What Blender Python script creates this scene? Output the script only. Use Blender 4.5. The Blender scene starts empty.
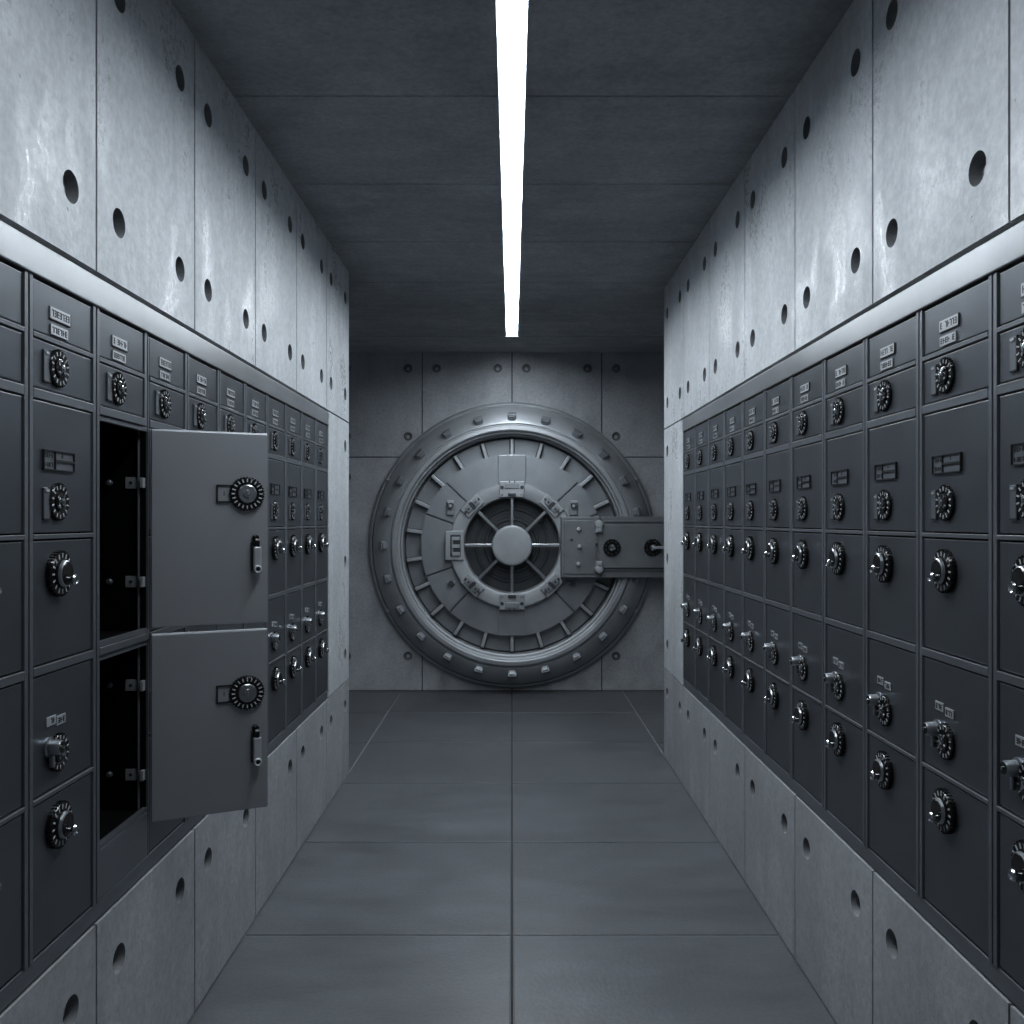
import bpy, bmesh, math, random
from mathutils import Vector, Matrix
from mathutils.geometry import tessellate_polygon
random.seed(7)
PI = math.pi
scene = bpy.context.scene
COL = scene.collection

# ------------------------------------------------------------------ constants
W = 0.92            # half width of the corridor
EYE = 1.43
CEIL = 2.83
FAR = 7.535         # vault wall
LEND, REND = 5.08, 5.448   # where the side walls stop
VW = 1.95           # half width of the vestibule before the vault
REAR = -1.5
LP, RP = 0.279, 0.3117     # column pitch
L1, R1 = 4.506, 4.842      # far ends of the banks
NCOL = 11
L0, R0 = L1 - LP * NCOL, R1 - RP * NCOL
def vz(v): return EYE + v * W
HEAD_T, HEAD_B = vz(.595), vz(.514)
BOT_T, BOT_B = vz(-.925), vz(-.970)
ROWS = {  # name: (bottom, top)
    'A': (vz(.396), vz(.511)), 'S': (vz(.277), vz(.386)), 'B': (vz(-.031), vz(.257)),
    'C': (vz(-.311), vz(-.041)), 'D': (vz(-.590), vz(-.330)), 'E': (vz(-.923), vz(-.600))}

# ------------------------------------------------------------------ materials
def newmat(name):
    m = bpy.data.materials.new(name); m.use_nodes = True
    nt = m.node_tree; b = nt.nodes['Principled BSDF']
    return m, nt, b
def N(nt, t, **kw):
    n = nt.nodes.new(t)
    for k, v in kw.items():
        if k in n.inputs: n.inputs[k].default_value = v
        else: setattr(n, k, v)
    return n
def ramp(nt, src, p0, c0, p1, c1):
    r = nt.nodes.new('ShaderNodeValToRGB')
    r.color_ramp.elements[0].position = p0; r.color_ramp.elements[1].position = p1
    r.color_ramp.elements[0].color = c0 if len(c0) == 4 else (*c0, 1)
    r.color_ramp.elements[1].color = c1 if len(c1) == 4 else (*c1, 1)
    nt.links.new(src, r.inputs['Fac']); return r.outputs['Color']
def coords(nt, scale):
    tc = N(nt, 'ShaderNodeTexCoord'); mp = N(nt, 'ShaderNodeMapping')
    mp.inputs['Scale'].default_value = scale
    nt.links.new(tc.outputs['Object'], mp.inputs['Vector']); return mp.outputs['Vector']
def noise(nt, vec, sc, det=4, rough=.55):
    n = N(nt, 'ShaderNodeTexNoise', Scale=sc, Detail=det, Roughness=rough)
    nt.links.new(vec, n.inputs['Vector']); return n.outputs['Fac']
def mul(nt, a, b, op='MULTIPLY', clamp=False):
    m = N(nt, 'ShaderNodeMath', operation=op, use_clamp=clamp)
    for i, x in enumerate((a, b)):
        if isinstance(x, (int, float)): m.inputs[i].default_value = x
        else: nt.links.new(x, m.inputs[i])
    return m.outputs[0]
def mix(nt, fac, a, b, blend='MIX'):
    m = N(nt, 'ShaderNodeMix', data_type='RGBA', blend_type=blend)
    for sock, x in ((m.inputs[0], fac), (m.inputs[6], a), (m.inputs[7], b)):
        if isinstance(x, (int, float)): sock.default_value = x
        elif isinstance(x, tuple): sock.default_value = (*x, 1)
        else: nt.links.new(x, sock)
    return m.outputs[2]

def concrete(name, lo, hi, r_lo=.34, r_hi=.62, bump=.25, streak=(1, 1, .22), spec=.5):
    m, nt, b = newmat(name)
    v = coords(nt, (1, 1, 1)); vs = coords(nt, streak)
    big = noise(nt, v, 1.3, 6, .6); st = noise(nt, vs, 6.0, 8, .6); fine = noise(nt, v, 45, 6, .65)
    f = mul(nt, mul(nt, big, .62), mul(nt, st, .38), 'ADD')
    c = ramp(nt, f, .36, lo, .66, hi)
    c = mix(nt, .45, c, ramp(nt, fine, .3, (.35, .35, .35), .7, (.65, .65, .65)), 'OVERLAY')
    # dark pores and stains
    pv = N(nt, 'ShaderNodeTexVoronoi', Scale=9.0); nt.links.new(v, pv.inputs['Vector'])
    pore = ramp(nt, pv.outputs['Distance'], .018, (1, 1, 1), .045, (0, 0, 0))
    c = mix(nt, mul(nt, pore, .25), c, (.05, .055, .06))
    nt.links.new(c, b.inputs['Base Color'])
    pt = noise(nt, coords(nt, (1.3, 1.3, .6)), 3.2, 7, .68); sp = noise(nt, v, 60, 4, .7)
    pf = mul(nt, pt, mul(nt, sp, .55), 'ADD')
    sheen = mul(nt, ramp(nt, pt, .47, (0, 0, 0), .61, (1, 1, 1)), ramp(nt, noise(nt, v, 60, 6, .75), .42, (.25, .25, .25), .58, (1, 1, 1)))
    ro = ramp(nt, sheen, .05, (r_hi,) * 3, .8, (r_lo,) * 3)
    nt.links.new(mix(nt, mul(nt, sheen, .18), c, tuple(min(1, x*1.45) for x in hi)), b.inputs['Base Color'])  # glossy patches: glint of the strip light also lightened into the colour
    nt.links.new(ro, b.inputs['Roughness'])
    b.inputs['Specular IOR Level'].default_value = spec
    bp = N(nt, 'ShaderNodeBump', Strength=bump, Distance=.012)
    h = mul(nt, mul(nt, fine, .25), mul(nt, mul(nt, st, .6), mul(nt, pore, -1.2), 'ADD'), 'ADD')
    h = mul(nt, h, mul(nt, sheen, .07), 'ADD')
    nt.links.new(h, bp.inputs['Height']); nt.links.new(bp.outputs['Normal'], b.inputs['Normal'])
    return m

def metal(name, col, rough=.38, metallic=.6, var=.08, bump=.02, scale=6.0, brushed=(1, 1, 1), spec=.5):
    m, nt, b = newmat(name)
    v = coords(nt, brushed)
    n1 = noise(nt, v, scale, 5, .6); n2 = noise(nt, v, scale * 18, 3, .6)
    lo = tuple(max(0, x * (1 - var)) for x in col); hi = tuple(x * (1 + var) for x in col)
    nt.links.new(ramp(nt, n1, .3, lo, .7, hi), b.inputs['Base Color'])
    nt.links.new(ramp(nt, n1, .3, (rough * .88,) * 3, .7, (rough * 1.12,) * 3), b.inputs['Roughness'])
    b.inputs['Metallic'].default_value = metallic
    b.inputs['Specular IOR Level'].default_value = spec
    if bump:
        bp = N(nt, 'ShaderNodeBump', Strength=bump, Distance=.01)
        nt.links.new(n2, bp.inputs['Height']); nt.links.new(bp.outputs['Normal'], b.inputs['Normal'])
    return m

M = {}
M['wall'] = concrete('concrete_side_wall', (.41, .43, .45), (.54, .56, .58), .20, .60, .34)
M['base'] = concrete('concrete_wall_base_shaded', (.30, .315, .33), (.40, .415, .43), .34, .60, .30)  # side wall concrete darkened: the dimmer light low down is put into the colour
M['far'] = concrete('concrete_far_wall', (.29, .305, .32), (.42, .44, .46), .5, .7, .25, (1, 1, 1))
M['ceil'] = concrete('concrete_ceiling', (.27, .29, .31), (.38, .40, .42), .5, .75, .25, (.35, 1.6, 1))
M['groove'] = metal('dark_joint', (.02, .022, .025), .8, 0, .1, 0)
M['lit_grout'] = metal('floor_grout_lit', (.26, .275, .29), .5, 0, .1, 0)  # joint fill kept pale: the glint of the tile bevels is painted in
M['plug'] = concrete('tie_hole_plug', (.10, .11, .12), (.22, .23, .24), .5, .7, .4)
M['door'] = metal('slate_painted_steel', (.155, .169, .188), .36, .7, .10, .015, 3)
M['frame'] = metal('frame_painted_steel', (.19, .205, .225), .40, .5, .08, .01, 3)
M['header'] = metal('header_steel', (.42, .435, .45), .30, .75, .14, .02, 1.6, (1, 1, 1))
M['panel'] = metal('open_door_steel', (.37, .385, .405), .40, .4, .05, .015, 2)
M['edge'] = metal('lit_edge_steel', (.34, .355, .37), .35, .5, .06, .01)  # lighter strips along door and rail edges: caught light put into the colour
M['tophi'] = metal('top_edge_highlight', (.66, .68, .70), .45, .1, .04, 0)  # pale strip on the open doors' top edge, a painted highlight
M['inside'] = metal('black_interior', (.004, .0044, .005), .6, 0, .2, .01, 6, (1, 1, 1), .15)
M['black'] = metal('dial_black', (.012, .012, .013), .22, 0, .2, .02)
M['tick'] = metal('dial_white_marks', (.46, .48, .50), .35, 0, .05, 0)
M['chrome'] = metal('dial_chrome', (.52, .54, .56), .20, 1, .08, .02)
M['steel'] = metal('satin_steel', (.42, .44, .46), .32, .95, .08, .02)
M['plate'] = metal('tag_plate', (.46, .48, .50), .40, .35, .08, .02)
M['ink'] = metal('tag_ink', (.03, .033, .037), .5, 0, .1, 0)
M['vault'] = metal('vault_grey_steel', (.38, .40, .42), .48, .4, .10, .03, 5)
M['vault2'] = metal('vault_plate_steel', (.29, .31, .33), .45, .5, .10, .03, 4)
M['vaultdark'] = metal('vault_dark_steel', (.085, .092, .10), .5, .5, .12, .03, 5)
M['arm'] = metal('vault_arm_steel', (.22, .235, .25), .45, .5, .10, .03, 5)

def floor_mat():
    m, nt, b = newmat('dark_floor_tile')
    v = coords(nt, (1, 1, 1)); vw = coords(nt, (.55, 1.5, 1))
    big = noise(nt, v, 1.1, 6, .62); sm = noise(nt, vw, 5, 6, .65); fine = noise(nt, v, 70, 4, .65)
    f = mul(nt, mul(nt, big, .5), mul(nt, sm, .5), 'ADD')
    c = ramp(nt, f, .36, (.088, .095, .105), .66, (.138, .148, .161))
    c = mix(nt, .35, c, ramp(nt, fine, .3, (.38, .38, .38), .7, (.62, .62, .62)), 'OVERLAY')
    nt.links.new(c, b.inputs['Base Color'])
    nt.links.new(ramp(nt, sm, .30, (.35,) * 3, .75, (.43,) * 3), b.inputs['Roughness'])
    bp = N(nt, 'ShaderNodeBump', Strength=.18, Distance=.006)
    nt.links.new(mul(nt, fine, mul(nt, sm, .6), 'ADD'), bp.inputs['Height'])
    nt.links.new(bp.outputs['Normal'], b.inputs['Normal'])
    return m
M['floor'] = floor_mat()
def glow_mat():
    m, nt, b = newmat('light_diffuser')
    v = coords(nt, (1, 1, 1)); n = noise(nt, v, 2, 2)
    b.inputs['Base Color'].default_value = (.9, .95, 1, 1)
    nt.links.new(ramp(nt, n, .3, (.90, .955, 1), .7, (.92, .965, 1)), b.inputs['Emission Color'])
    b.inputs['Emission Strength'].default_value = LIGHT
    return m
LIGHT = 67.0
M['glow'] = glow_mat()

# ------------------------------------------------------------------ mesh builder
class MB:
    def __init__(self): self.v = []; self.f = []; self.mi = []; self.sm = []; self.mats = []
    def idx(self, m):
        if m not in self.mats: self.mats.append(m)
        return self.mats.index(m)
    def add(self, vs, fs, m, smooth=False, T=None):
        o = len(self.v); k = self.idx(m)
        self.v += [tuple(T @ Vector(p)) if T else tuple(p) for p in vs]
        for f in fs:
            self.f.append(tuple(i + o for i in f)); self.mi.append(k); self.sm.append(smooth)
    def box(self, a, b, m, bev=0, T=None):
        x0, y0, z0 = (min(p, q) for p, q in zip(a, b)); x1, y1, z1 = (max(p, q) for p, q in zip(a, b))
        if bev <= 0:
            vs = [(x0,y0,z0),(x1,y0,z0),(x1,y1,z0),(x0,y1,z0),(x0,y0,z1),(x1,y0,z1),(x1,y1,z1),(x0,y1,z1)]
            self.add(vs, [(0,3,2,1),(4,5,6,7),(0,1,5,4),(1,2,6,5),(2,3,7,6),(3,0,4,7)], m, False, T); return
        bm = bmesh.new(); bmesh.ops.create_cube(bm, size=1)
        for q in bm.verts:
            q.co = Vector(((x0+x1)/2 + q.co.x*(x1-x0), (y0+y1)/2 + q.co.y*(y1-y0), (z0+z1)/2 + q.co.z*(z1-z0)))
        bmesh.ops.bevel(bm, geom=bm.edges[:], offset=bev, segments=2, affect='EDGES', profile=.5)
        self.bm(bm, m, False, T)
    def bm(self, bm, m, smooth=False, T=None):
        bm.verts.index_update()
        self.add([q.co[:] for q in bm.verts], [tuple(q.index for q in f.verts) for f in bm.faces], m, smooth, T); bm.free()
    def lathe(self, prof, m, seg=48, T=None, axis='-y', smooth=True, a0=0, a1=2*PI, cap=False):
        """profile (r, h): revolved about local axis; h runs along -Y (outward from the wall)"""
        vs, fs = [], []; full = abs(a1 - a0 - 2*PI) < 1e-6; n = seg if full else seg + 1
        for (r, h) in prof:
            for i in range(n):
                a = a0 + (a1 - a0) * i / seg
                vs.append((r*math.sin(a), -h, r*math.cos(a)) if axis == '-y' else (r*math.cos(a), r*math.sin(a), h))
        for j in range(len(prof) - 1):
            for i in range(n if full else n - 1):
                k = (i + 1) % n
                fs.append((j*n+i, (j+1)*n+i, (j+1)*n+k, j*n+k))
        if cap and full and prof[-1][0] > 1e-5: fs.append(tuple((len(prof)-1)*n + i for i in range(n))[::-1])
        self.add(vs, fs, m, smooth, T)
    def cyl(self, p, q, r, m, seg=16, r2=None, smooth=True, T=None):
        p, q = Vector(p), Vector(q); d = (q - p).normalized(); r2 = r if r2 is None else r2
        u = d.orthogonal().normalized(); w = d.cross(u); vs = []
        for c, rr in ((p, r), (q, r2)):
            for i in range(seg):
                a = 2*PI*i/seg; vs.append(tuple(c + u*(rr*math.cos(a)) + w*(rr*math.sin(a))))
        fs = [(i, (i+1) % seg, seg+(i+1) % seg, seg+i) for i in range(seg)]
        self.add(vs, fs, m, smooth, T)
        self.add(vs, [tuple(range(seg))[::-1], tuple(range(seg, 2*seg))], m, False, T)
    def tube(self, pts, r, m, seg=8):
        for a, b in zip(pts, pts[1:]): self.cyl(a, b, r, m, seg)
    def mesh(self, name):
        me = bpy.data.meshes.new(name); me.from_pydata(self.v, [], self.f)
        for m in self.mats: me.materials.append(m)
        me.polygons.foreach_set('material_index', self.mi); me.polygons.foreach_set('use_smooth', self.sm)
        bm = bmesh.new(); bm.from_mesh(me); bmesh.ops.remove_doubles(bm, verts=bm.verts, dist=1e-6)
        bmesh.ops.recalc_face_normals(bm, faces=bm.faces); bm.to_mesh(me); bm.free()
        sm = [False]*len(me.polygons); me.polygons.foreach_get('use_smooth', sm)
        try: me.set_sharp_from_angle(angle=math.radians(32))
        except Exception: pass
        me.polygons.foreach_set('use_smooth', sm)
        me.update(); return me
    def build(self, name, parent=None, loc=None, label=None):
        return link(name, self.mesh(name), parent, loc, label)
def link(name, me, parent=None, loc=None, label=None):
    o = bpy.data.objects.new(name, me); COL.objects.link(o)
    if parent is not None: o.parent = parent
    if loc is not None: o.location = loc
    if label: o['label'] = label
    return o
def tag(o, label=None, cat=None, group=None, kind=None):
    for k, v in (('label', label), ('category', cat), ('group', group), ('kind', kind)):
        if v: o[k] = v
    return o
def empty(name, loc, rz=0):
    o = bpy.data.objects.new(name, None); COL.objects.link(o); o.empty_display_size = .05
    o.location = loc; o.rotation_euler = (0, 0, rz); return o

# ------------------------------------------------------------------ concrete panels with tie holes
def panel(mb, T, u0, u1, v0, v1, holes, m, gap=.004, th=.03, hr=.034):
    """front face at local n=0 (T maps u,n,v -> world, n points out), bolt holes sunk into it"""
    u0 += gap; u1 -= gap; v0 += gap; v1 -= gap
    outer = [(u0, v0), (u1, v0), (u1, v1), (u0, v1)]
    S = 20; polys = [[Vector((a, b, 0)) for a, b in outer]]
    flat = list(outer)
    for (hu, hv) in holes:
        c = [(hu + hr*math.cos(2*PI*i/S), hv + hr*math.sin(2*PI*i/S)) for i in range(S)]
        polys.append([Vector((a, b, 0)) for a, b in c[::-1]]); flat += c[::-1]
    tris = tessellate_polygon(polys)
    mb.add([(a, 0, b) for a, b in flat], [tuple(t) for t in tris], m, False, T)
    e = .004; n = len(outer)
    vs = [(a, 0, b) for a, b in outer] + [(a, -th, b) for a, b in outer]
    mb.add(vs, [(i, (i+1) % 4, 4+(i+1) % 4, 4+i) for i in range(4)], m, False, T)
    for (hu, hv) in holes:
        rings = [(hr, 0), (hr*.93, -.006), (hr*.80, -.024), (.0, -.024)]
        vs, fs = [], []
        for r, d in rings[:-1]:
            vs += [(hu + r*math.cos(2*PI*i/S), d, hv + r*math.sin(2*PI*i/S)) for i in range(S)]
        for j in range(2):
            fs += [(j*S+i, j*S+(i+1) % S, (j+1)*S+(i+1) % S, (j+1)*S+i) for i in range(S)]
        mb.add(vs, fs, M['plug'], True, T)
        mb.add(vs[2*S:], [tuple(range(S))], M['plug'], False, T)
        # tie end left in the bottom of the hole
        pr = hr * .42
        vs = [(hu + k*pr*math.cos(2*PI*i/12), d, hv - .003 + k*pr*math.sin(2*PI*i/12)) for k, d in ((1, -.0238), (.8, -.019)) for i in range(12)]
        mb.add(vs, [(i, (i+1) % 12, 12+(i+1) % 12, 12+i) for i in range(12)] + [tuple(range(12, 24))], m, False, T)

def side_T(side):   # u = world y, n = towards the corridor, v = z
    s = 1 if side == 'left' else -1
    return Matrix(((0, s, 0, -s*W), (1, 0, 0, 0), (0, 0, 1, 0), (0, 0, 0, 1)))

def side_wall(side):
    s = -1 if side == 'left' else 1
    end = LEND if side == 'left' else REND
    b0, b1 = (L0, L1) if side == 'left' else (R0, R1)
    sp = .6175 if side == 'left' else .6305
    T = side_T(side); mb = MB(); m = M['wall']
    joints = [end - sp*k for k in range(12) if end - sp*k > REAR] + [REAR]
    HO = .115
    for k, (y1, y0) in enumerate(zip(joints, joints[1:])):
        full = y1 - y0 > .5
        hu = [y0 + HO, y1 - HO] if full else []
        ups = [(y, z) for y in hu for z in (2.125, 2.655)]
        panel(mb, T, y0, y1, HEAD_T, CEIL + .03, ups, m)
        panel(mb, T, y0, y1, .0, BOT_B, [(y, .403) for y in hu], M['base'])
        # plain concrete beyond the ends of the deposit box bank
        a0, a1 = max(y0, b1 + .004), y1
        if a1 - a0 > .05:
            panel(mb, T, a0, a1, BOT_B, HEAD_T, [(a1 - HO, HEAD_T-.14), (a1 - HO, 1.2), (a1 - HO, BOT_B+.15)] if a1-a0 < .62 else
                  [(q, z) for q in (a0+HO, a1-HO) for z in (HEAD_T-.14, BOT_B+.15)], m)
        a0, a1 = y0, min(y1, b0 - .004)
        if a1 - a0 > .05:
            panel(mb, T, a0, a1, BOT_B, HEAD_T, [], m)
    # solid body behind the panels, open where the bank sits
    o, f = s*VW, s*(W + .03)
    g = M['groove']
    mb.box((o, REAR, HEAD_T - .003), (f, end - .003, CEIL + .03), g)
    mb.box((o, REAR, -.02), (f, end - .003, BOT_B + .003), g)
    mb.box((o, b1 + .004, BOT_B), (f, end - .003, HEAD_T), g)
    mb.box((o, REAR, BOT_B), (f, b0 - .004, HEAD_T), g)
    mb.box((o, b0 - .004, BOT_B), (s*(W + .46), b1 + .004, HEAD_T), g)
    # the end face of the wall and the side of the vestibule
    mb.box((o, end - .01, -.01), (s*W, end, CEIL + .03), m)
    mb.box((s*(VW + .12), REAR, -.02), (s*VW, FAR + .1, CEIL + .03), m)
    o = mb.build('wall_' + side)
    return tag(o, 'pale concrete %s wall of panels with round tie holes' % side, 'wall', None, 'structure')
side_wall('left'); side_wall('right')

def far_wall():
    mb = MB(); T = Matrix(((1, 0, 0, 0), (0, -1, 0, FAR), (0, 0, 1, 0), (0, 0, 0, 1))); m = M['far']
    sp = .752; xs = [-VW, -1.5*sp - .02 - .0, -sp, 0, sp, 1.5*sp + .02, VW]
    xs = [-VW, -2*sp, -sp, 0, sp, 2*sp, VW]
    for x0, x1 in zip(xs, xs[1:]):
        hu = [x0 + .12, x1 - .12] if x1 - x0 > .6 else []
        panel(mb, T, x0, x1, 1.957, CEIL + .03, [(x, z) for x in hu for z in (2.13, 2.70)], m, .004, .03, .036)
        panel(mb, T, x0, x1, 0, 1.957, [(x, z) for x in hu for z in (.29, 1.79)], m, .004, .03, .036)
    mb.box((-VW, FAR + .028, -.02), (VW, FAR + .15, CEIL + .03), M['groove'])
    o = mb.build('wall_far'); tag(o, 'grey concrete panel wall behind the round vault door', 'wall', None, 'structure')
    mb = MB(); mb.box((-VW, REAR - .12, -.02), (VW, REAR, CEIL + .03), M['wall'], .004)
    tag(mb.build('wall_rear'), 'plain concrete wall closing the corridor behind the viewer', 'wall', None, 'structure')
far_wall()

def floor_ceiling():
    mb = MB(); js = [3.10 + .895*k for k in range(-5, 6)]; js = [j for j in js if j > REAR]
    ys = [REAR] + js; ys[-1] = FAR
    xs = [-VW, -.925, 0.0, .925, VW]
    for y0, y1 in zip(ys, ys[1:]):
        for x0, x1 in zip(xs, xs[1:]):
            g = .0045
            mb.box((x0 + g, y0 + g, -.02), (x1 - g, y1 - g, 0), M['floor'], .003)
    mb.box((-VW - .1, REAR - .1, -.06), (VW + .1, FAR + .1, -.004), M['lit_grout'])
    mb.box((-.0034, REAR, -.006), (.0034, FAR, -.002), M['groove'])
    tag(mb.build('floor'), 'dark grey stone tile floor with fine joints', 'floor', None, 'structure')
    mb = MB(); js = [2.974 + .778*k for k in range(-5, 6)]
    ys = [REAR] + [j for j in js if j < FAR - .3] + [FAR]
    LE = ys[-2] + .01; sl = .044
    for y0, y1 in zip(ys, ys[1:]):
        g = .0035
        if y1 >= FAR: mb.box((-VW, LE, CEIL), (VW, y1 - .0, CEIL + .06), M['ceil'], .002)
        elif y1 < .7: mb.box((-VW, y0 + g, CEIL), (VW, y1 - g, CEIL + .06), M['ceil'], .002)
        else:
            mb.box((-VW, y0 + g, CEIL), (-sl, y1 - g, CEIL + .06), M['ceil'], .002)
            mb.box((sl, y0 + g, CEIL), (VW, y1 - g, CEIL + .06), M['ceil'], .002)
    for q in (-1, 1): mb.box((q*VW, REAR, CEIL + .006), (q*(sl + .001), FAR, CEIL + .059), M['groove'])
    mb.box((-VW - .1, REAR - .1, CEIL + .06), (VW + .1, FAR + .1, CEIL + .1), M['groove'])
    tag(mb.build('ceiling'), 'dark concrete ceiling of wide panels with a light slot', 'ceiling', None, 'structure')
    return LE
LIGHT_END = floor_ceiling()

def strip_light():
    t = empty('strip_light', (0, 0, CEIL))
    tag(t, 'long white linear strip light recessed in the dark ceiling', 'light')
    h = MB(); z = .054; y0 = 1.0
    h.box((-.043, y0, z - .018), (.043, LIGHT_END - .004, z), M['steel'])
    for q in (-1, 1): h.box((q*.0425, y0 + .002, -.0006), (q*.0445, LIGHT_END - .004, z - .004), M['frame'])
    h.build('housing', t)
    seam = 3.754
    for a, b in ((y0 + .01, seam - .002), (seam + .002, LIGHT_END - .012)):
        d = MB(); n = 14; R = .034; vs = []
        for y in (a, b):
            vs += [(R*math.cos(PI*i/n), y, .032 - .023*math.sin(PI*i/n)) for i in range(n + 1)]
        d.add(vs, [(i, i+1, n+2+i, n+1+i) for i in range(n)], M['glow'], True)
        d.add(vs, [tuple(range(n + 1)), tuple(range(n + 1, 2*n + 2)), (0, n, 2*n+1, n+1)], M['glow']); d.build('diffuser', t)
strip_light()

# ------------------------------------------------------------------ shared locker hardware (local: x right, -y out of the door, z up)
def ticks(mb, r0, r1, h, n, m, w=.0028, long_every=0):
    for i in range(n):
        a = 2*PI*i/n; T = Matrix.Rotation(a, 4, 'Y')
        rr = r0 - .004 if long_every and i % long_every == 0 else r0
        mb.box((-w/2, -h - .0007, rr), (w/2, -h + .0002, r1), m, 0, T)
def dial_ring(mb, R, h, n=16, grip=True):
    mb.lathe([(R, 0), (R, h*.6), (R*.93, h), (R*.62, h*.9), (R*.58, h*.6), (0, h*.6)], M['black'], 32)
    if grip:
        for i in range(n*2):
            a = 2*PI*(i + .5)/(n*2); T = Matrix.Rotation(a, 4, 'Y')
            mb.box((-R*.035, -h*.9, R*.93), (R*.035, 0, R*1.04), M['black'], 0, T)
    ticks(mb, R*.70, R*.92, h*.97, n, M['tick'], R*.085)
def flat_dial_mesh():
    mb = MB(); R = .037; dial_ring(mb, R, .0075, 14)
    mb.lathe([(R*.52, .003), (R*.52, .0085), (R*.42, .010), (0, .010)], M['black'], 24)
    mb.lathe([(R*.22, .009), (R*.20, .0145), (R*.1, .016), (0, .016)], M['chrome'], 16)
    for a in (.6, 2.2, 3.9, 5.3):
        T = Matrix.Rotation(a, 4, 'Y'); mb.box((-.003, -.012, R*.28), (.003, -.009, R*.45), M['chrome'], 0, T)
    return mb.mesh('flat_dial')
def hub_dial_mesh():
    mb = MB(); R = .045; dial_ring(mb, R, .012, 16)
    mb.lathe([(R*.64, .006), (R*.64, .010), (R*.58, .020), (R*.50, .0235), (0, .024)], M['black'], 28)
    mb.lathe([(R*.62, .0165), (R*.585, .0212), (R*.54, .0228), (R*.53, .0215)], M['steel'], 28)
    return mb.mesh('hub_dial')
def knob_mesh():
    mb = MB()
    mb.cyl((0, 0, 0), (0, -.009, 0), .005, M['chrome'], 12)
    mb.lathe([(.005, .007), (.0105, .009), (.0115, .013), (.009, .017), (.005, .014), (0, .014)], M['chrome'], 18)
    return mb.mesh('pull_knob')
def cylinder_mesh():
    mb = MB()
    mb.lathe([(.020, 0), (.020, .004), (.0155, .006), (.0145, .025), (.013, .028), (.0115, .0285), (0, .0285)], M['steel'], 24)
    mb.lathe([(.0115, .028), (.0115, .0292), (0, .0292)], M['black'], 20)
    mb.lathe([(.0035, .029), (.0035, .0325), (0, .0325)], M['chrome'], 10)
    mb.box((-.006, -.014, -.040), (.002, -.004, -.016), M['steel'], .002)
    return mb.mesh('lock_cylinder')
def slot_plate_mesh():
    mb = MB(); w, h = .022, .062
    mb.box((-w/2, -.004, -h/2), (w/2, 0, h/2), M['frame'], .001)
    mb.box((w/2 - .001, -.0045, -h/2 - .001), (w/2 + .0025, 0, h/2 + .001), M['ink'])
    mb.box((-w/2, -.0045, -h/2 - .002), (w/2, 0, -h/2 + .0008), M['ink'])
    mb.box((-w/2 + .004, -.006, h/2 - .008), (w/2 - .005, -.003, h/2 - .003), M['plate'])
    return mb.mesh('slot_plate')
def glyphs(mb, x0, x1, z0, z1, n, seed, m=None, y=-.0026):
    """small illegible engraved characters, as the photograph shows them"""
    rnd = random.Random(seed); w = (x1 - x0)/n; m = m or M['ink']; t = .0021
    for i in range(n):
        if rnd.random() < .12: continue
        a = x0 + i*w + w*.14; b = a + w*.66; k = rnd.randrange(4)
        if k in (0, 2): mb.box((a, y - .0005, z0), (a + t, y, z1), m)
        if k in (1, 3): mb.box((b - t, y - .0005, z0), (b, y, z1), m)
        if k != 2: mb.box((a, y - .0005, z1 - t), (b, y, z1), m)
        if k != 1: mb.box((a, y - .0005, (z0+z1)/2 - t/2), (b, y, (z0+z1)/2 + t/2), m)
        if k in (0, 3): mb.box((a, y - .0005, z0), (b, y, z0 + t), m)
def tag_mesh(w, h, n, seed, edge=True):
    mb = MB(); mb.box((-w/2, -.0025, -h/2), (w/2, 0, h/2), M['plate'], .0006)
    if edge:
        mb.box((-w/2, -.0028, -h/2 - .002), (w/2, 0, -h/2), M['ink']); mb.box((w/2, -.0028, -h/2 - .002), (w/2 + .0015, 0, h/2), M['ink'])
    glyphs(mb, -w/2 + .004, w/2 - .004, -h*.28, h*.28, n, seed)
    return mb.mesh('tag')
def card_mesh(w, h, seed):
    mb = MB(); k = M['ink']; t = .0022
    mb.box((-w/2, -.002, -h/2), (w/2, 0, h/2), M['frame'])
    for z in (-h/2, h/2 - t): mb.box((-w/2, -.005, z), (w/2, 0, z + t), k)
    for x in (-w/2, -w*.14, w/2 - t): mb.box((x, -.005, -h/2), (x + t, 0, h/2), k)
    mb.box((-w*.14, -.005, -t/2 - .001), (w/2, 0, t/2 + .001), k)
    glyphs(mb, -w*.45, -w*.18, h*.12, h*.34, 4, seed, k, -.002); glyphs(mb, -w*.45, -w*.18, -h*.34, -h*.12, 4, seed + 1, k, -.002)
    glyphs(mb, w*.08, w*.16, h*.16, h*.36, 1, seed + 2, k, -.002)
    return mb.mesh('card')
FLAT, HUB, KNOB, LOCKC, SLOT = flat_dial_mesh(), hub_dial_mesh(), knob_mesh(), cylinder_mesh(), slot_plate_mesh()
TAGA = [tag_mesh(.082, .024, 7, s) for s in range(6)]
TAGB = [tag_mesh(.070, .021, 6, 20 + s, False) for s in range(6)]
TAGC = [tag_mesh(.036, .019, 3, 40 + s, False) for s in range(6)]
CARD = [card_mesh(.125, .040, 60 + 3*s) for s in range(4)]

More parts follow.
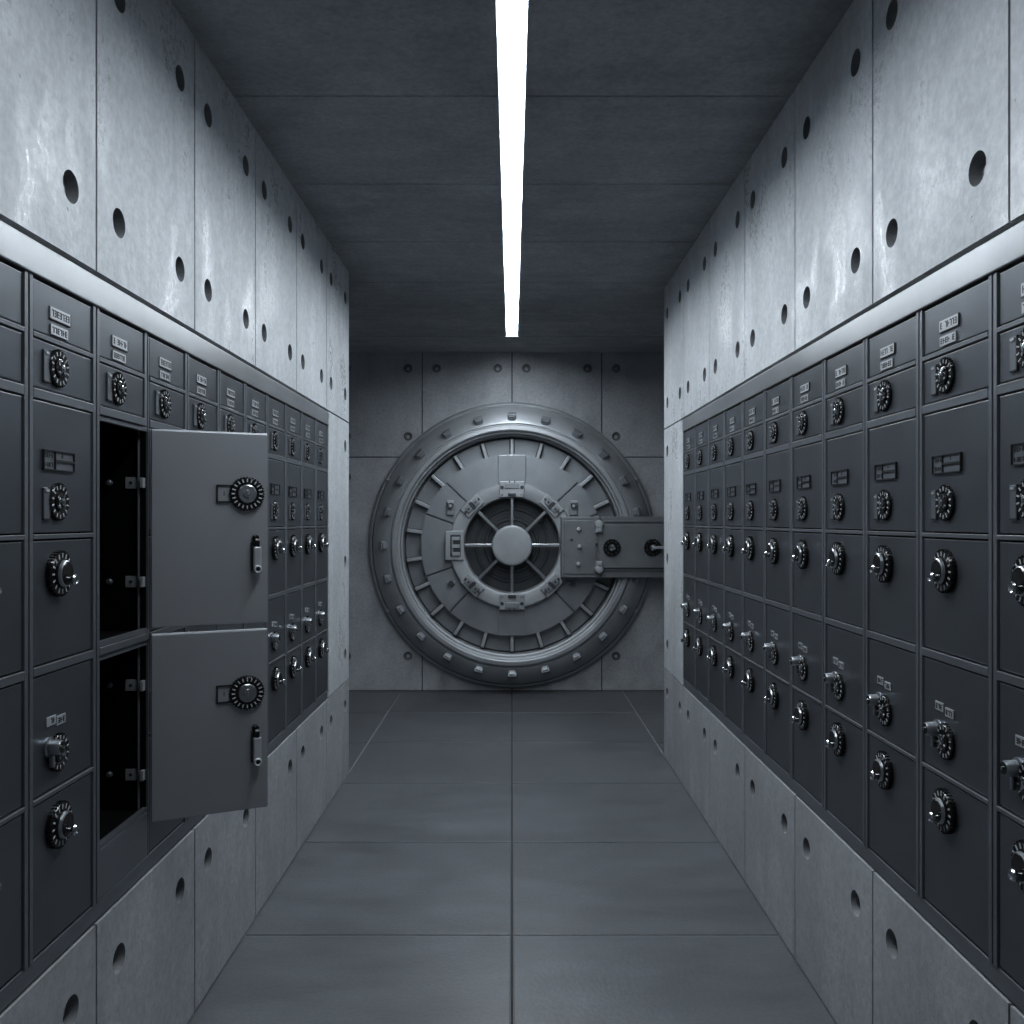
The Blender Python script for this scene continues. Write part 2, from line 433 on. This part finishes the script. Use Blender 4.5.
# ------------------------------------------------------------------ deposit boxes
ST = .032           # stile width
DOORY = .004        # door face sits this far behind the wall plane
def door_mesh(w, h):
    mb = MB(); g = .0035; t = .018
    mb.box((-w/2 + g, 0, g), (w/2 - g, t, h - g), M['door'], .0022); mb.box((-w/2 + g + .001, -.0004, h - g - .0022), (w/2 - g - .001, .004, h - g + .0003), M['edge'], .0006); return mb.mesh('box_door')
ORD = ['first', 'second', 'third', 'fourth', 'fifth', 'sixth', 'seventh', 'eighth', 'ninth', 'tenth', 'last']
KIND = {'A': ('two small tags', 'top row'), 'S': ('small dial beside slot plate', 'second row'),
        'B': ('framed card above dial', 'third row'), 'C': ('jutting knob dial', 'fourth row'),
        'D': ('tag pair above lock cylinder', 'fifth row'), 'E': ('jutting knob dial', 'bottom row')}
GRP = {'A': 'tagged top boxes', 'S': 'small dial boxes in the second row', 'B': 'tall card boxes in the third row',
       'C': 'knob dial boxes in the fourth row', 'D': 'lock cylinder boxes in the fifth row', 'E': 'tall knob dial boxes in the bottom row'}
def box_label(row, c, side):
    a, r = KIND[row]
    return 'grey steel box, %s, %s, %s column from vault, %s wall' % (a, r, ORD[c], side)

def box_parts(row, w, h, root, seed, door):
    """door and hardware of one box under root; local x from the middle, z from the bottom edge"""
    link('door', door, root)
    du, su = -.115*w, -.30*w
    z0 = ROWS[row][0]
    def at(name, me, x, v, y=0, par=root, label=None): return link(name, me, par, (x, y, vz(v) - z0), label)
    if row == 'A':
        at('name_tag', TAGA[seed % 6], -.07*w, .452); at('name_tag', TAGB[(seed*5+1) % 6], -.085*w, .416)
    elif row == 'S':
        at('dial', FLAT, du, .334); at('slot_plate', SLOT, su, .332)
    elif row == 'B':
        at('card_holder', CARD[seed % 4], -.10*w, .130); at('dial', FLAT, du, .040); at('slot_plate', SLOT, su, .036)
    elif row in 'CE':
        d = at('dial', HUB, du, -.118 if row == 'C' else -.672)
        link('knob', KNOB, d, (.004, -.022, -.012), 'small chrome pull knob')
    elif row == 'D':
        at('name_tag', TAGC[seed % 6], -.22*w, -.437); at('name_tag', TAGC[(seed*7+2) % 6], -.06*w, -.443)
        at('dial', FLAT, du, -.512); at('lock_cylinder', LOCKC, -.255*w, -.492, 0, root, 'pale steel lock cylinder')

def bank(side):
    left = side == 'left'
    p, y1, y0 = (LP, L1, L0) if left else (RP, R1, R0)
    rz = PI/2 if left else -PI/2
    X = -W if left else W
    s = 1 if left else -1                     # world direction out of the wall along x
    OPEN = 8 if left else -1
    w = p - ST
    # --- the fixed frame
    fr = empty('deposit_box_bank', (X, (y0 + y1)/2, BOT_B), rz)
    tag(fr, 'grey steel framework with header holding the deposit boxes of the %s wall' % side, 'box bank', 'deposit box banks along the walls')
    L = (y1 - y0)/2
    def lx(y): return (y - (y0 + y1)/2) * (1 if left else -1)
    def piece(name, a, b, m, bev=.0015, extra=None):
        mb = MB(); mb.box(a, b, m, bev)
        if extra: mb.box(*extra)
        return mb.build(name, fr)
    B = BOT_B
    hd = MB(); hd.box((-L, -.004, HEAD_B - B), (L, .03, HEAD_T - B - .009), M['header'], .003); hd.build('header', fr)
    hd = MB(); hd.box((-L, .004, .001), (L, .03, BOT_T - B), M['frame'], .002); hd.build('bottom_rail', fr)
    for k in range(NCOL + 1):
        x = lx(y1 - p*k); hw = ST/2
        a, b = max(x - hw, -L), min(x + hw, L)
        if k == OPEN: b = x + hw; a = x + .0095
        mb = MB(); mb.box((a, .0035, BOT_T - B), (b, .03, HEAD_B - B), M['frame'], .0008)
        if k != OPEN:
            for q0, q1 in ((a, min(x - .0022, b)), (max(x + .0022, a), b)):
                if q1 - q0 > .002: mb.box((q0 + .0005, .0008, BOT_T - B), (q1 - .0005, .005, HEAD_B - B), M['frame'], .0009)
        mb.build('stile', fr)
        if k == OPEN:
            mb = MB(); mb.box((x - hw, .0015, ROWS['B'][1] - B), (x, .03, HEAD_B - B), M['frame'], .0012); mb.build('stile', fr)
    order = ['A', 'S', 'B', 'C', 'D', 'E']
    for up, lo in zip(order, order[1:]):
        zt, zb = ROWS[up][0], ROWS[lo][1]
        for k in range(NCOL):
            if k == OPEN and (up + lo) in ('BC', 'DE'): continue
            xc = lx(y1 - p*(k + .5))
            e = .025 if k == OPEN and up == 'C' else 0
            mb = MB(); mb.box((xc - w/2, .0005, zb - B), (xc + w/2 + e, .03, zt - B), M['frame'], .0014)
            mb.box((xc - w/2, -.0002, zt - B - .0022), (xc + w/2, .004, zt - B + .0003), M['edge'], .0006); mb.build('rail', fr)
    # dark liner behind the doors, with the open column left out
    spans = [(y0, y1 - p*(OPEN+1) - .02), (y1 - p*OPEN + .02, y1)] if left else [(y0, y1)]
    for a, b in spans:
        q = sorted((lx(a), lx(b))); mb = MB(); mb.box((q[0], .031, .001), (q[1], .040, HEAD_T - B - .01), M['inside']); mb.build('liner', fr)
    if left:
        q = sorted((lx(y1 - p*(OPEN+1) - .02), lx(y1 - p*OPEN + .02)))
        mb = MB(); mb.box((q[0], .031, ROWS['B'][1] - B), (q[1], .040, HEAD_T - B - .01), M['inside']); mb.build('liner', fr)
        xc = lx(y1 - p*(OPEN + .5)); mb = MB()
        mb.box((xc - w/2, .004, BOT_T - B), (xc + w/2 + .025, .03, .690 - B), M['frame'], .002); mb.build('rail', fr)
    # --- the boxes
    doors = {r: door_mesh(w, ROWS[r][1] - ROWS[r][0]) for r in order}
    for c in range(NCOL):
        yc = y1 - p*(c + .5)
        for r in order:
            if c == OPEN and r in 'BCDE': continue
            zb, zt = ROWS[r]
            t = empty('deposit_box', (X - s*DOORY, yc, zb), rz)
            tag(t, box_label(r, c, side), 'deposit box', GRP[r] + ' of the %s wall' % side)
            box_parts(r, w, zt - zb, t, c*3 + (0 if left else 5), doors[r])
    return dict(p=p, y1=y1, w=w, OPEN=OPEN)
LB = bank('left'); bank('right')

# ------------------------------------------------------------------ the two open lockers
HINGE = (-W + .006, 2.281); ANG = math.atan2(.126, .26)
def open_locker(upper):
    ya, yb = L1 - LP*9 + .0165, L1 - LP*8 + .009
    zt, zb = (ROWS['B'][1] - .001, ROWS['C'][0] + .001) if upper else (ROWS['D'][1] - .001, .691)
    t = empty('open_locker', (-W - .004, (ya + yb)/2, zb), PI/2)
    tag(t, 'upper open locker with black interior, its door swung across the corridor' if upper else
        'lower open locker with black interior, its door hanging near the concrete base', 'locker', 'open lockers with swung doors')
    hw, H, D, th = (yb - ya)/2, zt - zb, .40, .004
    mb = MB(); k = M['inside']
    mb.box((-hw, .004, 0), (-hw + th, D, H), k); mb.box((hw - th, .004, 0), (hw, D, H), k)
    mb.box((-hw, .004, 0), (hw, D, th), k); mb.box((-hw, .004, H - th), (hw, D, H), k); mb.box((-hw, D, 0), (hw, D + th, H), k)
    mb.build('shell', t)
    lip = MB(); f = M['frame']
    lip.box((-hw, .001, 0), (hw, .012, .012), f, .001); lip.box((-hw, .001, H - .012), (hw, .012, H), f, .001)
    lip.box((-hw, .001, .012), (-hw + .005, .010, H - .012), f, .001)
    lip.box((hw - .0145, .018, .004), (hw - .004, .0205, H - .004), f, .0006)
    lip.build('rim', t)
    for z in ((1.524, 1.274) if upper else (1.012, .786)):
        q = z - zb; mb = MB()
        mb.box((hw - .0075, .026, q - .0145), (hw - .004, .054, q + .0145), M['plate'], .001)
        mb.box((hw - .020, .004, q - .013), (hw - .004, .0125, q + .013), M['plate'], .001)
        mb.box((hw - .006, .010, q - .010), (hw - .004, .030, q + .010), M['frame'])
        mb.cyl((hw - .0072, .040, q), (hw - .0095, .040, q), .004, M['ink'], 10)
        mb.build('hinge', t, None, 'bright steel hinge plate')
        mb = MB(); mb.lathe([(.008, 0), (.008, .006), (.005, .010), (0, .010)], M['frame'], 12, Matrix.Translation((hw - .004, .094, q)) @ Matrix.Rotation(-PI/2, 4, 'Z'))
        mb.build('catch', t)
    # door: local x runs from the hinge to the free edge, -y faces the viewer
    d1, d0 = (1.659, 1.156) if upper else (1.138, .663)
    wd, tk = .289, .014
    mb = MB(); mb.box((.0, 0, 0), (wd, tk, d1 - d0), M['panel'], .0022)
    mb.box((.032, tk, .012), (wd - .012, tk + .006, d1 - d0 - .012), M['panel'], .002)
    T = Matrix.Translation((HINGE[0], HINGE[1], d0)) @ Matrix.Rotation(ANG, 4, 'Z')
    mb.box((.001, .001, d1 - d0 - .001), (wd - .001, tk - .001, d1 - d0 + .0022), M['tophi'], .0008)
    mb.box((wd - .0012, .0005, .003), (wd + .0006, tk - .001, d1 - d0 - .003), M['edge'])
    dr = mb.build('door', t)
    bpy.context.view_layer.update()
    dr.matrix_parent_inverse = t.matrix_world.inverted(); dr.matrix_basis = T
    zd = (1.499 if upper else .974) - d0
    m2 = MB(); R = .043
    m2.lathe([(R, 0), (R, .008), (R*.95, .011), (R*.60, .011), (R*.58, .008), (0, .008)], M['black'], 40)
    for i in range(36):
        m2.box((-.0017, -.009, R*.95), (.0017, 0, R*1.05), M['black'], 0, Matrix.Rotation(2*PI*i/36, 4, 'Y'))
    ticks(m2, R*.72, R*.93, .0112, 20, M['tick'], .0036)
    m2.lathe([(R*.57, .007), (R*.56, .014), (R*.50, .016), (R*.25, .016), (R*.22, .019), (0, .019)], M['steel'], 32)
    m2.lathe([(.005, .018), (.0045, .024), (0, .025)], M['chrome'], 12)
    m2.build('dial', dr, (.2346, 0, zd), 'round combination dial with white marks on black rim')
    m2 = MB(); k = M['ink']; hs = .0225
    m2.box((.159, -.002, zd - hs), (.197, 0, zd + hs), M['panel'])
    for a in ((.158, zd - hs - .001, .1615, zd + hs + .001), (.158, zd + hs - .003, .197, zd + hs + .001), (.158, zd - hs - .001, .197, zd - hs + .003)):
        m2.box((a[0], -.005, a[1]), (a[2], 0, a[3]), k)
    m2.box((.176, -.0025, zd - .006), (.178, -.002, zd + .006), k)
    m2.build('slot_plate', dr, None, 'square plate with black outline')
    za, zc = ((1.392, 1.290) if upper else (.888, .782)); za -= d0; zc -= d0; x = .2595
    m2 = MB()
    m2.cyl((x - .003, 0, za - .010), (x - .003, -.012, za - .010), .009, M['black'], 16)
    m2.cyl((x - .005, -.010, za - .003), (x - .005, -.017, za - .003), .003, M['chrome'], 10)
    m2.box((x - .008, -.020, za - .036), (x + .006, -.006, za - .010), M['black'], .003)
    m2.box((x - .006, -.022, za - .017), (x + .005, -.008, za - .012), M['tick'], .001)
    m2.box((x - .0105, -.022, zc), (x + .0105, -.008, za - .032), M['plate'], .004)
    m2.lathe([(.0105, .020), (.0105, .027), (.008, .029), (.0052, .027)], M['tick'], 20, Matrix.Translation((x, 0, zc + .010)))
    m2.cyl((x, -.020, zc + .010), (x, -.0245, zc + .010), .0056, M['ink'], 14)
    m2.box((x - .014, -.010, zc + .006), (x - .009, 0, za - .02), M['ink'], .001)  # dark strip standing in for the shadow left of the lever
    m2.build('latch', dr, None, 'upright steel latch lever')
open_locker(True); open_locker(False)

# ------------------------------------------------------------------ the vault door
def vault():
    zc = 1.222
    t = empty('vault_door', (0, FAR - .0005, zc)); t.scale = (1.042,)*3; tag(t, 'huge round grey steel vault door closing the end of the corridor', 'vault door')
    V, V2, VD = M['vault'], M['vault2'], M['vaultdark']
    mb = MB()
    mb.lathe([(1.142, 0), (1.142, .04), (1.126, .065), (1.114, .07), (1.110, .06), (1.104, .06)], V, 128)
    mb.lathe([(1.106, .06), (1.103, .09), (1.092, .106), (.968, .205), (.956, .207), (.952, .197), (.945, .197), (.940, .220), (.932, .226),
              (.905, .228), (.896, .222), (.890, .205), (.876, .200), (.872, .150), (.860, .145), (.856, .05)], V, 128)
    ring = mb.build('outer_ring', t)
    # bolts round the ring: square lugs
    bm_ = MB(); T = Matrix.Rotation(math.atan2(.099, .124), 4, 'X')
    bm_.box((-.034, -.034, -.034), (.034, .012, .036), V2, .006, T); bm_.box((-.024, -.046, -.024), (.024, -.032, .026), V2, .004, T)
    me = bm_.mesh('lug')
    for i in range(24):
        a = 2*PI*i/24; r = 1.012; h = .205 - (r - .968)*.8
        o = link('bolt', me, ring, (r*math.sin(a), -h, r*math.cos(a))); o.rotation_euler = (0, a, 0)
    # small studs on the outer shoulder
    sm = MB(); sm.lathe([(.016, 0), (.016, .02), (.010, .026), (0, .026)], V, 12); me = sm.mesh('stud')
    for a in (-62, 62, -118, 118):
        a = math.radians(a); link('stud', me, ring, (1.114*math.sin(a), -.062, 1.114*math.cos(a)))
    # leaf: recessed annulus, bars, plate in wedges
    mb = MB(); mb.lathe([(.858, .0), (.858, .035), (.845, .045), (.72, .045), (.71, .03), (.378, .03), (.372, .0)], V2, 96)
    mb.build('door_disc', t)
    pm = MB(); pm.box((-.015, -.122, .700), (.015, -.04, .842), V, .006); pm.box((-.020, -.085, .72), (.020, -.04, .842), VD, .003)
    me = pm.mesh('bar')
    for i in range(22):
        o = link('locking_bar', me, t); o.rotation_euler = (0, 2*PI*i/22, 0); o['label'] = 'short radial locking bar'
    def wedge(a0, a1, r0, r1, h0, h1, m):
        mbw = MB(); n = max(3, int((a1 - a0)/3)); g0 = .0035
        pts = []
        for r, sgn in ((r1, 1), (r0, -1)):
            da = math.degrees(g0/r)
            ang = [math.radians(a0 + da + (a1 - a0 - 2*da)*i/n) for i in range(n + 1)]
            if sgn < 0: ang = ang[::-1]
            pts += [(r*math.sin(a), r*math.cos(a)) for a in ang]
        bm = bmesh.new(); lo = [bm.verts.new((x, -h0, z)) for x, z in pts]; f = bm.faces.new(lo)
        ex = bmesh.ops.extrude_face_region(bm, geom=[f])
        for e in ex['geom']:
            if isinstance(e, bmesh.types.BMVert): e.co.y = -h1
        top = [e for e in ex['geom'] if isinstance(e, bmesh.types.BMEdge)]
        bmesh.ops.bevel(bm, geom=top, offset=.006, segments=2, affect='EDGES')
        mbw.bm(bm, m); return mbw
    for (a0, a1, h) in ((0, 46.5, .125), (46.5, 70, .125), (70, 110, .125), (110, 137, .125), (137, 180, .125),
                        (180, 223, .125), (223, 250, .125), (250, 290, .125), (290, 313.5, .125), (313.5, 360, .125)):
        wedge(a0, a1, .40, .722, .05, h, V2).build('door_segment', t)
    for q in (1, -1):
        mb = MB(); mb.box((-.111, -.140, q*.42), (.111, -.05, q*.713), V2, .005); mb.build('door_segment', t)
    mb = MB(); mb.lathe([(.50, .10), (.495, .160), (.485, .172), (.395, .176), (.380, .170), (.374, .155), (.372, .05)], V, 96); ir = mb.build('inner_ring', t)
    # stepped well behind the spokes
    mb = MB(); mb.lathe([(.374, .02), (.30, .02), (.296, .04), (.282, .04), (.278, .025), (.222, .025), (.218, .05), (.200, .05), (.196, .035), (.0, .035)], VD, 72)
    mb.build('well', t)
    sp = MB(); sp.box((-.014, -.150, .12), (.014, -.110, .376), V, .006); me = sp.mesh('spoke')
    me.materials.clear(); me.materials.append(M['steel'])
    for i in range(8):
        o = link('spoke', me, t); o.rotation_euler = (0, 2*PI*i/8, 0)
    mb = MB(); mb.lathe([(.160, .06), (.160, .185), (.155, .196), (.147, .200), (.138, .2005), (.06, .201), (0, .201)], V, 64); mb.build('hub', t)
    # bolted brackets on the inner ring
    br = MB(); br.box((-.098, -.190, -.060), (.098, -.165, .066), V, .005)
    br.box((-.055, -.198, .010), (.055, -.186, .052), V2, .003); br.box((-.030, -.204, -.050), (.030, -.186, -.028), VD, .003)
    for x in (-.078, .078):
        br.cyl((x, -.186, .018), (x, -.194, .018), .014, VD, 12); br.box((x - .012, -.194, -.045), (x + .012, -.186, -.030), V2, .002)
    for x in (-.020, .020): br.box((x - .004, -.2, .055), (x + .004, -.186, .070), VD)
    me = br.mesh('bracket')
    br2 = MB(); br2.box((-.088, -.190, -.045), (.088, -.165, .052), V, .005)
    br2.box((-.06, -.206, -.022), (-.015, -.186, .030), V2, .004); br2.box((.015, -.206, -.022), (.06, -.186, .030), V2, .004)
    br2.box((-.012, -.200, -.03), (.012, -.186, .036), VD, .002)
    for x in (-.072, -.038, .038, .072): br2.cyl((x, -.186, .004), (x, -.211, .004), .009, VD, 10)
    me2 = br2.mesh('clamp')
    br3 = MB(); br3.box((-.115, -.194, -.062), (.115, -.165, .085), V, .005); br3.box((-.085, -.198, -.035), (.085, -.190, .045), VD, .003)
    for q in (-.06, 0, .06): br3.box((q - .02, -.212, -.03), (q + .008, -.194, .03), V, .003)
    br3.box((-.065, -.210, .022), (.065, -.194, .036), V2, .003)
    me3 = br3.mesh('handle_block')
    for i in range(8):
        if i == 2: continue
        a = 2*PI*i/8
        o = link('bracket', me if i in (0, 4) else me3 if i == 6 else me2, ir, (.437*math.sin(a), 0, .437*math.cos(a))); o.rotation_euler = (0, a, 0)
    # little hooks on the plate
    hk = MB(); hk.box((-.030, -.150, -.055), (.030, -.122, .035), V2, .006); hk.cyl((0, -.145, .02), (0, -.170, .02), .024, VD, 16)
    hk.cyl((0, -.168, .02), (0, -.174, .02), .012, V, 12); hk.box((-.028, -.162, .038), (.028, -.124, .064), V, .005)
    me = hk.mesh('hook')
    for a, r in ((-59, .565), (59, .565)):
        a = math.radians(a); link('hook', me, t, (r*math.sin(a), 0, r*math.cos(a)))
    h2 = MB(); h2.cyl((0, -.12, 0), (0, -.150, 0), .022, VD, 14); h2.box((-.034, -.142, -.010), (.034, -.124, .016), V2, .004); me = h2.mesh('boss')
    for a, r in ((-122, .565), (122, .565)):
        a = math.radians(a); link('boss', me, t, (r*math.sin(a), 0, r*math.cos(a)))
    # hinge arm reaching to the right
    A = M['arm']; ze, zb = .232, -.262
    mb = MB(); mb.box((.372, -.285, zb), (.69, -.10, ze), A, .008)
    mb.box((.66, -.275, zb), (1.42, -.245, ze), A, .006)
    mb.box((.395, -.293, zb + .03), (.655, -.280, ze - .03), A, .005)
    arm = mb.build('hinge_arm', t); arm.scale = (.96,)*3; arm.location = (.022, -.004, .004)
    mb = MB(); mb.box((.672, -.305, -.185), (1.42, -.27, .168), A, .007)
    for z in (.185, -.206): mb.box((.72, -.289, z), (1.42, -.27, z + .014), A, .004)
    mb.build('cover_plate', arm)
    mb = MB(); mb.cyl((1.42, -.14, -.34), (1.42, -.14, .32), .09, A, 32); mb.cyl((1.42, -.14, -.36), (1.42, -.14, .34), .055, V, 24)
    mb.box((1.34, -.14, -.34), (1.50, 0, .32), A, .01); mb.build('hinge_post', arm)
    rv = MB(); rv.lathe([(.020, 0), (.020, .012), (.012, .022), (0, .024)], V, 14); me = rv.mesh('rivet')
    for x, z in ((.515, .127), (.520, -.012), (.510, -.152)): link('rivet', me, arm, (x, -.292, z))
    rs = MB(); rs.lathe([(.011, 0), (.011, .008), (.006, .012), (0, .012)], VD, 12); me = rs.mesh('small_rivet')
    for x, z in ((.455, .045), (.655, .01)): link('rivet', me, arm, (x, -.292, z))
    bb = MB(); bb.lathe([(.036, 0), (.036, .03), (.026, .045), (0, .048)], V, 16); bb.box((-.026, -.040, -.066), (.026, 0, -.022), V, .006)
    bb.cyl((0, -.04, -.045), (0, -.052, -.045), .012, V, 10)
    me = bb.mesh('clamp_bolt')
    link('clamp_bolt', me, arm, (.675, -.295, .168)); o = link('clamp_bolt', me, arm, (.675, -.295, -.192)); o.rotation_euler = (0, PI, 0)
    for x, key in ((.778, False), (1.105, True)):
        m2 = MB(); R = .066
        m2.lathe([(R, 0), (R, .014), (R*.92, .022), (R*.6, .022), (R*.55, .012), (0, .012)], M['black'], 32)
        for i in range(20): m2.box((-.005, -.02, R*.95), (.005, 0, R*1.07), M['black'], 0, Matrix.Rotation(2*PI*i/20, 4, 'Y'))
        ticks(m2, R*.68, R*.88, .0222, 10, VD, .006)
        m2.lathe([(R*.42, .01), (R*.36, .040), (R*.2, .046), (0, .046)], VD, 20)
        for a in (.4, 2.0, 3.6): m2.box((-.012, -.052, .006), (.010, -.040, .026), M['steel'], .003, Matrix.Rotation(a, 4, 'Y'))
        if key: m2.box((-.012, -.075, -.010), (.085, -.045, .014), V, .005)
        m2.build('dial', arm, (x, -.304, -.018), 'black lock dial with lever' if key else 'black lock dial')
vault()

# ------------------------------------------------------------------ camera, world, colour
cd = bpy.data.cameras.new('camera'); cam = bpy.data.objects.new('camera', cd); COL.objects.link(cam)
cam.location = (0, 0, EYE); cam.rotation_euler = (PI/2, 0, 0)
cd.sensor_width = 36; cd.lens = 36*900/1024; cd.shift_y = 8/1024; cd.clip_start = .05
scene.camera = cam
w = bpy.data.worlds.new('world'); scene.world = w; w.use_nodes = True
w.node_tree.nodes['Background'].inputs[0].default_value = (.02, .022, .025, 1)
scene.view_settings.view_transform = 'Standard'
scene.view_settings.look = 'None'
scene.view_settings.exposure = 0.45
scene.view_settings.gamma = 0.80
scene.cycles.max_bounces = 8; scene.cycles.diffuse_bounces = 5; scene.cycles.glossy_bounces = 5
scene.cycles.use_denoising = True
scene.cycles.sample_clamp_indirect = 6
